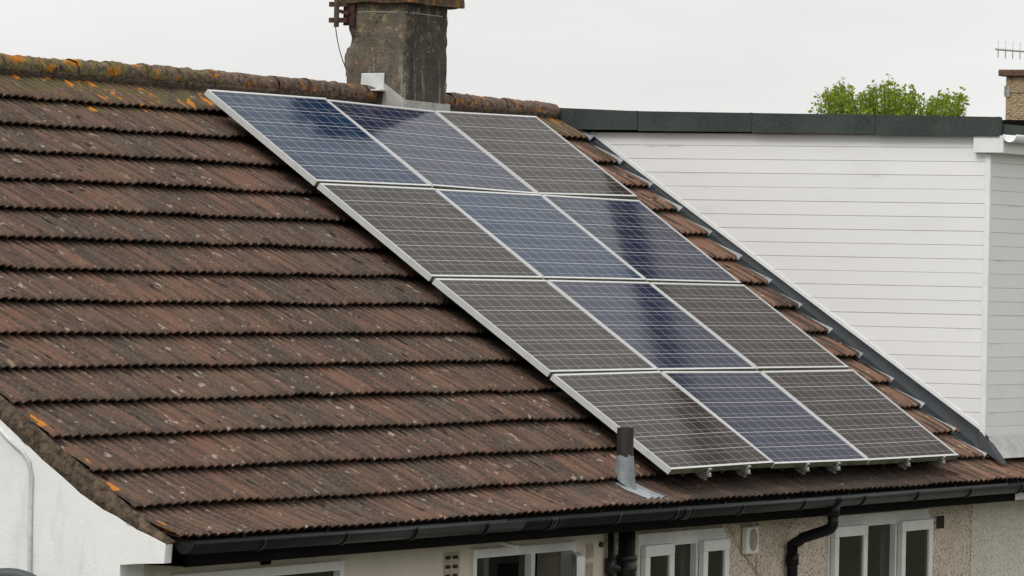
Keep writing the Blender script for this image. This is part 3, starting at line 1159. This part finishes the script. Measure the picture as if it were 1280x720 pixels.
# ------------------------------------------------------------------ the neighbouring house with the clad dormer
nb = empty('terraced_house', (11.9, -3.087, 0), 'neighbouring house on the right with a big white clad flat roofed dormer', 'house', 'terraced houses')
V, F = tile_field(6.06, 9.6, 12, 14, 9)
rf2 = link('roof', grid_mesh('roof', V, F, M['tile2']), nb, BASE, (TH, 0, 0))
rf2['label'] = 'strip of orange brown tiles below the dormer'
mb = MB()
mb.prism([yz(4.12, -.215), yz(-.275, -.215), yz(-.236, -.27), yz(4.12, -.27)], 0, 13.1, 18)
mb.prism([yz(4.12, -.215), yz(3.4, -.215), yz(3.4, -.27), yz(4.12, -.27)], 0, 6.05, 13.1)
mb.prism([yz(4.2, -.14), yz(-.32, -.14), yz(-.28, -.21), yz(4.2, -.21)], 0, 13.1, 18)
mb.prism([yz(4.2, -.14), yz(3.4, -.14), yz(3.4, -.21), yz(4.2, -.21)], 0, 9.6, 13.1)
mb.prism(bk, 0, 6.06, 18)
obj('roof_boarding', mb, M['tile2'], nb)
obj('front_wall', MB().box((5.806, YW + .002, -ZO), (18, YB, -2.62)), M['dash2'], nb)
obj('back_wall', MB().box((5.8, 3.4, -ZO), (18, 3.675, -2.6)), M['render'], nb)
obj('gable_wall', MB().prism([(YB, -ZO), (YB, -2.62), (RIDGE_Y, -.2), (3.4, -2.62), (3.4, -ZO)], 0, 17.75, 17.98), M['render'], nb)
mb = MB()
half_round(mb, 5.82, 18, GY, gz(5.8), gz(5.8), .062)
g2 = obj('gutter', mb, M['gutgrey'], nb)
for x in (6.02, 6.9, 7.8):
    link('gutter_bracket', br_me, g2, (x, GY, ZO + gz(x)))
obj('fascia', MB().box((6.45, -3.345, -2.675), (18, -3.30, -2.575)).box((6.03, -3.33, -2.67), (6.45, -3.31, -2.575)), M['trim'], nb)
obj('soffit', MB().box((6.03, -3.299, -2.672), (18, -3.087, -2.66)), M['fascia'], nb)

dorm = obj('dormer', MB().prism([(-3.03, -2.30), (-3.03, -.06), (1.4, -.06), (1.4, -.9), (.0, -.9)], 0, 6.118, 13.0), M['deck'], nb)
dorm['label'] = 'flat roofed dormer clad in white boards'
XC, YD = 6.1, -3.061
LINE0, PITCH = -.272, .0995
mbs, mbf = MB(), MB()


def board(mb, axis, face, lo, hi, z0, z1, out, t=.018):
    """one shiplap board: flat face, a chamfered groove along its lower edge"""
    gr = .008
    prof = [(face, z1), (face, z0 + gr), (face - out * .007, z0 + .002), (face - out * .007, z0), (face - out * t, z0), (face - out * t, z1)]
    if axis == 1:
        mb.prism([(a, z) for a, z in prof], 1, lo, hi)
    else:
        # extrude along x: profile lies in (y, z)
        mb.prism([(a, z) for a, z in prof], 0, lo, hi)


k = -2
while True:
    z1 = LINE0 - PITCH * k
    z0 = z1 - PITCH
    if z1 < -2.33:
        break
    wob = random.uniform(-.0015, .0015)
    zt = min(z1, -.075)
    yb = min(1.0, (zt + .28) / math.tan(TH) + .25)
    board(mbs, 1, XC + wob, -3.035, yb, z0, z1 if k > -2 else -.078, -1)
    if z0 > -2.29:
        board(mbf, 0, YD + wob, 6.125, 13.0, z0 - .004, z1 - .004, 1 * -1)
    k += 1
o = obj('side_cladding', mbs, M['upvc'], dorm)
o = obj('front_cladding', mbf, M['upvc'], dorm)
mb = MB()
mb.box((XC - .012, YD - .012, -2.235), (XC + .030, YD + .032, -.205))
o = obj('corner_trim', mb, M['trim'], dorm)
bevel(o, .006)
# raking trim where the boards meet the roof
sl = math.tan(TH)


def trim_h(y):
    return .004 + max(0.0, -.27 - y) / 2.76 * .096


def zroof(y):
    return y * sl - .159


ya, yb_ = -3.045, .05
mb = MB()
lo_ = [(y, zroof(y) + trim_h(y)) for y in (ya, -2.0, -1.0, -.27, yb_)]
hi_ = [(y, z + .05) for y, z in lo_]
mb.prism(lo_ + hi_[::-1], 0, XC - .005, XC + .008)
obj('raking_trim', mb, M['trim'], dorm)
obj('bottom_trim', MB().box((XC + .025, YD - .010, -2.312), (13, YD + .01, -2.276)), M['trim'], dorm)
# felt roof edge
top_z = lambda y: .082 + (y + .05) * .0095
mb = MB()
joints = [.34, -.35, -1.75, -2.0, -3.155]
pieces = [(.43, -.33), (-.338, -1.24), (-1.248, -2.20), (-2.208, -3.15)]
for i, (y0, y1) in enumerate(pieces):
    e = .0015 * (i % 2)
    pr = [(y0, top_z(y0) + (.018 if i == 0 else 0)), (y1, top_z(y1)), (y1, top_z(y1) - .138), (y0, top_z(y0) - .145)]
    mb.prism(pr, 0, 6.03 + e, 6.105)
    mb.box((6.028 + e, y1 - .004, top_z(y1) - .136), (6.05, y1 + .018, top_z(y1) + .002))
mb.prism([(.9, top_z(.9) - .01), (-3.145, -.012), (-3.145, -.078), (.9, -.02)], 0, 6.105, 13.1)
mb.box((6.110, -3.170, -.078), (13.1, -3.145, .004))
o = obj('felt_roof', mb, M['felt'], dorm)
# boxed fascia end and the fascia running along the front, with its gutter
mb = MB().box((6.045, -3.185, -.203), (6.10, -2.955, -.080))
o = obj('fascia_end', mb, M['trim'], dorm)
bevel(o, .004)
obj('fascia', MB().box((6.1005, -3.175, -.201), (13.05, -3.155, -.083)), M['trim'], dorm)
obj('soffit', MB().box((6.1005, -3.154, -.201), (13.05, -3.062, -.19)), M['trim'], dorm)
mb = MB()
half_round(mb, 6.03, 13.1, -3.235, -.072, -.072, .052, .004)
g3 = obj('gutter', mb, M['trim'], dorm)
um = MB()
half_round(um, -.02, .02, 0, 0, 0, .058, .005)
link('gutter_bracket', um.mesh('gutter_bracket', M['trim']), g3, (6.42, -3.235, ZO - .072))
# lead: apron under the dormer front, soakers and upstand beside the cheek
mb = MB()
yl = -3.175
mb.box((6.18, YD - .007, yl * sl - .159 + .02), (13, YD + .004, -2.306))
mb.add([(6.14, YD - .008, YD * sl - .159 + .095), (13, YD - .008, YD * sl - .159 + .095), (13, yl, yl * sl - .159 + .022), (6.2, yl, yl * sl - .159 + .022)], [(0, 1, 2, 3)])
obj('lead_apron', mb, M['lead'], dorm)
mb = MB()
ys = [-3.10 + 3.2 * i / 40 for i in range(41)]
vs, fs = [], []
for y in ys:
    zr = zroof(y)
    te = tile_edge((.075 - y) / CT)
    vs += [(te - .02, y, zr - .040), (te + .02, y, zr - .024), (max(te + .03, 6.078), y, zr - .012), (6.092, y, zr + .0), (6.0925, y, zr + trim_h(y) + .02)]
for i in range(40):
    for k in range(4):
        a = i * 5 + k
        fs.append((a, a + 1, a + 6, a + 5))
mb.add(vs, fs, True)
# splayed end of the upstand at the corner of the dormer
q = lambda x, y, h: (x, y, zroof(y) + h)
mb.add([q(6.092, -3.03, .125), q(6.060, -3.03, .0), q(6.050, -3.22, .016), q(6.15, -3.22, .022), q(6.20, -3.075, .085)], [(0, 1, 2), (0, 2, 3), (0, 3, 4)])
obj('lead_upstand', mb, M['darklead'], dorm)
for k in range(0, 14):
    vb = .028 + .2985 * k
    va = vb - .27
    mb = MB()
    vs, fs = [], []
    for i in range(9):
        t = i / 8
        v = va + (vb + .010 - va) * t
        n0 = NT - .036 + .036 * t
        h = .004 + .024 * t
        te = min(tile_edge(v), 6.045)
        vs += [rp(te, v, n0 - .016), rp(te + .005, v, n0 + .002), rp(te + .008 + .018 * t, v, n0 + .002 + h), rp(te + .012 + .018 * t, v, n0 - .016)]
    for i in range(8):
        for j in range(3):
            a = i * 4 + j
            fs.append((a, a + 1, a + 5, a + 4))
    fs.append((32, 33, 34, 35))
    mb.add(vs, fs)
    obj('lead_soaker', mb, M['zinc'], dorm)

# chimney further along the neighbour's ridge
FX = 16.2
fc = obj('chimney', MB().box((FX, -.15, -.3), (FX + .9, .548, .745)), M['farchim'], nb)
fc['label'] = 'tan rendered chimney beyond the dormer'
bevel(fc, .012)
o = obj('chimney_cap', MB().box((FX - .05, -.22, .745), (FX + .97, .605, .805)), M['farcap'], fc)
bevel(o, .01)
obj('chimney_flashing', MB().box((FX - .05, -.2, -.3), (FX + .95, .585, .35)), M['fascia'], fc)
mb = MB()
mb.tube([(FX - .004, .555, .60), (FX - .004, -.155, .596)], .004, 6)
mb.box((FX - .012, .50, .56), (FX - .001, .556, .66))
obj('lashing_strap', mb, M['mast'], fc)
obj('roof_edge', MB().box((13.0, .05, -.05), (16.1, .50, .12)), M['felt'], nb)

ya_ = empty('tv_aerial', (16.75, .5, ZO + .8), 'silver television aerial with short upright rods above the tan chimney', 'aerial')
obj('mast', MB().tube([(16.64, .5, .80), (16.64, .5, 1.5)], .012, 10), M['silver'], ya_)
obj('boom', MB().tube([(15.80, .5, .972), (17.4, .5, 1.0)], .0095, 8), M['silver'], ya_)
rod = MB().tube([(0, 0, -.075), (0, 0, .075)], .004, 6).mesh('rod', M['silver'])
for i in range(8):
    x = 15.86 + i * .19
    link('rod', rod, ya_, (x, .5, ZO + .974 + .0175 * (x - 15.86)))

# ------------------------------------------------------------------ things fixed to the walls
ex = empty('extractor_vent', (1.70, YW, ZO - 2.815), 'white plastic extractor vent with an oval grille on the pebbledashed wall', 'vent')
o = obj('cover', MB().box((1.60, YW - .045, -2.905), (1.80, YW - .002, -2.725)), M['white'], ex)
bevel(o, .012, 3)
mb = MB()
n = 28
mb.add([(1.70 + .062 * math.cos(2 * math.pi * k / n), YW - .048, -2.815 + .072 * math.sin(2 * math.pi * k / n)) for k in range(n)] +
       [(1.70 + .062 * math.cos(2 * math.pi * k / n), YW - .040, -2.815 + .072 * math.sin(2 * math.pi * k / n)) for k in range(n)],
       [tuple(range(n))] + [(k, (k + 1) % n, n + (k + 1) % n, n + k) for k in range(n)])
gr = obj('grille', mb, M['grille'], ex)
mb = MB()
for k in range(11):
    z = -2.873 + k * .0115
    hw = .060 * math.sqrt(max(0.05, 1 - ((z + 2.815) / .072) ** 2))
    mb.box((1.70 - hw, YW - .0525, z - .0018), (1.70 + hw, YW - .0481, z + .0018))
obj('slats', mb, M['brick'], ex)

pts = []
for i in range(14):
    t = i / 13
    pts.append((1.30 + .75 * t, YW - .012 - .004 * math.sin(t * 9), -2.675 - .46 * t - .018 * math.sin(t * math.pi)))
tag(obj('slack_cable', MB().tube(pts, .0042, 6), M['paletwine']), 'thin beige cable sagging across the pebbledash past the extractor vent', 'cable')
tag(obj('straight_cable', MB().tube([(1.845, YW - .008, -2.665), (1.86, YW - .008, -3.0), (1.87, YW - .008, -4.6)], .0038, 6), M['paletwine']),
    'thin upright beige cable beside the extractor vent', 'cable')
pts = [(-6.558, -2.36, -1.985), (-6.560, -2.44, -2.055), (-6.562, -2.505, -2.10), (-6.562, -2.545, -2.15), (-6.562, -2.562, -2.22), (-6.562, -2.560, -2.4),
       (-6.562, -2.563, -2.7), (-6.562, -2.562, -3.4), (-6.562, -2.562, -5.5)]
tag(obj('conduit', MB().tube(pts, .011, 10), M['whitecable']), 'white painted conduit running down the white gable wall', 'conduit')

ds = empty('satellite_dish', (-6.62, -2.42, ZO - 3.1), 'dark grey round topped dish low on the white gable wall', 'satellite dish')
DR = (Matrix.Rotation(math.radians(-62), 3, 'Z') @ Matrix.Rotation(math.radians(70), 3, 'X'))
vs, fs = [], []
nr_, na_ = 8, 40
cdish = Vector((-6.80, -2.575, -2.960))
for i in range(nr_ + 1):
    rr = .28 * i / nr_
    for k in range(na_):
        a = 2 * math.pi * k / na_
        vs.append(DR @ Vector((rr * math.cos(a), rr * math.sin(a), rr * rr * .55 - .03)) + cdish)
for i in range(nr_):
    for k in range(na_):
        a, b = i * na_ + k, i * na_ + (k + 1) % na_
        fs.append((a, b, b + na_, a + na_))
mb = MB()
mb.add(vs, fs, True)
o = obj('reflector', mb, M['dish'], ds)
sm = o.modifiers.new('thick', 'SOLIDIFY')
sm.thickness = .012
obj('wall_arm', MB().tube([(-6.55, -2.42, -3.2), (-6.70, -2.50, -3.2), (-6.77, -2.57, -2.98)], .02, 10).box((-6.562, -2.5, -3.3), (-6.55, -2.34, -3.1)), M['dish'], ds)
e1 = DR @ Vector((0, -.05, .36)) + cdish
obj('feed_arm', MB().tube([DR @ Vector((0, -.27, 0)) + cdish, e1], .011, 8).tube([e1, DR @ Vector((0, -.03, .29)) + cdish], .028, 12), M['dish'], ds)

tag(obj('security_bracket', MB().tube([(-2.07, YW - .001, -2.69), (-2.04, YW - .07, -2.715), (-2.03, YW - .12, -2.73)], [.012, .016, .018], 10), M['white']),
    'small white stub fitting above the open casement window', 'wall fitting')
tag(obj('dark_stub', MB().tube([(-5.0, YW, -2.735 + .03), (-5.0, YW - .05, -2.70)], .018, 10), M['fascia']), 'small dark stub below the gutter near the white corbel', 'wall fitting')
tag(obj('round_fitting', MB().tube([(-.60, YW + .002, -2.765), (-.60, YW - .02, -2.765)], .017, 12), M['ventpipe']), 'small round rusty fitting beside the black soil pipe', 'wall fitting')

# ------------------------------------------------------------------ the tree beyond
DD = Vector((.9048, .4258, 0))           # away from the viewer's side of the street
RR = Vector((.4257, -.9048, 0))
TC = Vector((38.4, 10.4, 0))
tree = empty('broadleaf_tree', (TC.x, TC.y, 0), 'bright green young leafed tree showing above the dormer roof', 'tree')
prof = [(-1.07, -1.1), (-1.0, -.62), (-.92, .35), (-.72, .82), (-.58, .80), (-.45, .42), (-.36, .42), (-.18, .74), (-.02, .9), (.13, .7), (.25, .62), (.37, .70), (.47, .25),
        (.58, .25), (.75, .62), (.86, .48), (1.0, .5), (1.04, -.55), (1.12, -1.1)]


def top_at(w):
    for (a, ha), (b, hb) in zip(prof[:-1], prof[1:]):
        if a <= w <= b:
            return ha + (hb - ha) * (w - a) / (b - a)
    return -1.2


ZTOP = ZO + 1.19
lv, lf = [], []
limbs = MB()
limbs.tube([(TC.x, TC.y, 0), (TC.x + .05, TC.y, 2.4), (TC.x - .05, TC.y + .1, 4.6), (TC.x, TC.y, 6.2)], [.26, .2, .15, .09], 10)
r2 = random.Random(4)


def leaf(P, size):
    a = r2.uniform(0, 2 * math.pi)
    d = Vector((math.cos(a), math.sin(a), r2.uniform(-.6, .9))).normalized()
    s = d.cross(Vector((r2.uniform(-1, 1), r2.uniform(-1, 1), r2.uniform(-.4, 1)))).normalized()
    nrm = d.cross(s)
    L, w = size, size * .62
    o = len(lv)
    lv.extend([P, P + d * L * .45 + s * w * .5 + nrm * L * .05, P + d * L, P + d * L * .45 - s * w * .5 + nrm * L * .05])
    lf.append((o, o + 1, o + 2, o + 3))


for i in range(300):
    w = r2.uniform(-1.06, 1.06)
    dpt = r2.uniform(-1.0, 1.0)
    gap = mnoise.noise(Vector((w * 3.2, 5, 0)))
    h = top_at(w) * .42 * (1 - .25 * abs(dpt)) - max(0, r2.gauss(.02, .08)) + max(0, r2.gauss(-.02, .05))
    tip = TC + RR * w + DD * dpt + Vector((0, 0, ZTOP + h))
    ln = r2.uniform(.45, .9)
    root = tip + Vector((0, 0, -ln)) - RR * w * .22 + DD * r2.uniform(-.1, .1)
    limbs.tube([root, (root + tip) / 2 + RR * r2.uniform(-.03, .03), tip], [.007, .004, .002], 4, caps=False)
    n = int(ln * 42)
    for k in range(n):
        t = k / n
        P = root.lerp(tip, t) + Vector((r2.gauss(0, .020), r2.gauss(0, .020), r2.gauss(0, .03)))
        leaf(P, r2.uniform(.045, .085))
for i in range(3800):                        # the fuller crown lower down
    a = r2.uniform(0, 2 * math.pi)
    rr = 2.0 * math.sqrt(r2.uniform(.05, 1))
    z = r2.uniform(4.2, ZTOP - .55)
    k = min(1, (ZTOP - .1 - z) / 1.6 + .35)
    P = Vector((TC.x + rr * k * math.cos(a), TC.y + rr * k * math.sin(a), z))
    if mnoise.noise(P * 1.4) > -.15:
        leaf(P, r2.uniform(.09, .15))
for i in range(9):
    a = i * .7
    e = TC + Vector((math.cos(a) * 1.1, math.sin(a) * 1.1, r2.uniform(6.6, 7.8)))
    limbs.tube([(TC.x, TC.y, 4 + .22 * i), TC.lerp(e, .5) + Vector((0, 0, 2.6 + .1 * i)), e], [.08, .05, .02], 6)
obj('trunk', limbs, M['bark'], tree, (0, 0, 0))
mb = MB()
mb.add(lv, lf)
me = bpy.data.meshes.new('crown')
me.from_pydata(mb.v, [], mb.f)
me.materials.append(M['leaf'])
link('crown', me, tree, (0, 0, 0))

# ------------------------------------------------------------------ sky, sun, camera
SUN_EL, SUN_AZ = math.radians(46), math.radians(172)      # direction the light comes from, measured from +x
w = bpy.data.worlds.new('World')
S.world = w
w.use_nodes = True
t = w.node_tree
bg = t.nodes['Background']
sky = t.nodes.new('ShaderNodeTexSky')
sky.sky_type = 'NISHITA'
sky.sun_disc = False
sky.sun_elevation = SUN_EL
sky.sun_rotation = math.radians(90) - SUN_AZ
tc = t.nodes.new('ShaderNodeTexCoord')
mp = t.nodes.new('ShaderNodeMapping')
mp.inputs['Scale'].default_value = (1, 1, 4.5)
t.links.new(tc.outputs['Generated'], mp.inputs[0])
nz_ = t.nodes.new('ShaderNodeTexNoise')
nz_.inputs['Scale'].default_value = 6.0
nz_.inputs['Detail'].default_value = 5
nz_.inputs['Roughness'].default_value = .5
t.links.new(mp.outputs[0], nz_.inputs[0])
# overcast deck: brighter overhead, softly mottled
sx = t.nodes.new('ShaderNodeSeparateXYZ')
t.links.new(tc.outputs['Generated'], sx.inputs[0])
mr = t.nodes.new('ShaderNodeMapRange')
mr.inputs[1].default_value = 0
mr.inputs[2].default_value = 1
mr.inputs[3].default_value = 1.0
mr.inputs[4].default_value = 1.8
t.links.new(sx.outputs[2], mr.inputs[0])
cr = t.nodes.new('ShaderNodeMapRange')
cr.inputs[1].default_value = .3
cr.inputs[2].default_value = .7
cr.inputs[3].default_value = .91
cr.inputs[4].default_value = 1.10
t.links.new(nz_.outputs[0], cr.inputs[0])
mu = t.nodes.new('ShaderNodeMath')
mu.operation = 'MULTIPLY'
t.links.new(mr.outputs[0], mu.inputs[0])
t.links.new(cr.outputs[0], mu.inputs[1])
vm = t.nodes.new('ShaderNodeVectorMath')
vm.operation = 'SCALE'
vm.inputs[0].default_value = (8.4, 8.38, 8.28)
t.links.new(mu.outputs[0], vm.inputs['Scale'])
mx = t.nodes.new('ShaderNodeMix')
mx.data_type = 'RGBA'
mx.inputs[0].default_value = .96
t.links.new(sky.outputs[0], mx.inputs[6])
t.links.new(vm.outputs[0], mx.inputs[7])
t.links.new(mx.outputs[2], bg.inputs[0])
bg.inputs[1].default_value = .1

ld = bpy.data.lights.new('sun', 'SUN')
ld.energy = 1.5
ld.angle = math.radians(22)
ld.color = (1, .98, .955)
lo = bpy.data.objects.new('sun', ld)
COL.objects.link(lo)
dirv = Vector((math.cos(SUN_EL) * math.cos(SUN_AZ), math.cos(SUN_EL) * math.sin(SUN_AZ), math.sin(SUN_EL)))
lo.rotation_euler = dirv.to_track_quat('Z', 'Y').to_euler()
lo.location = (-10, -10, 25)

cd = bpy.data.cameras.new('camera')
cam = bpy.data.objects.new('camera', cd)
COL.objects.link(cam)
cd.sensor_width = 36
cd.lens = 7014.8997 / 1280 * 36
cd.clip_start = .5
cd.clip_end = 6000
yaw, pit, rol = 0.4398262186, -0.0020752893, 0.0197162324
d = Vector((math.cos(yaw) * math.cos(pit), math.sin(yaw) * math.cos(pit), math.sin(pit)))
r = Vector((math.sin(yaw), -math.cos(yaw), 0))
up = r.cross(d)
r2_ = r * math.cos(rol) + up * math.sin(rol)
u2_ = -r * math.sin(rol) + up * math.cos(rol)
cam.matrix_world = Matrix(((r2_.x, u2_.x, -d.x, -31.60728798), (r2_.y, u2_.y, -d.y, -17.05647081),
                           (r2_.z, u2_.z, -d.z, ZO - 1.15144768), (0, 0, 0, 1)))
S.camera = cam
S.view_settings.view_transform = 'Standard'
S.view_settings.look = 'None'
S.view_settings.exposure = 0
S.view_settings.gamma = 1
S.cycles.max_bounces = 8
S.cycles.filter_width = 1.5
S.cycles.use_denoising = True
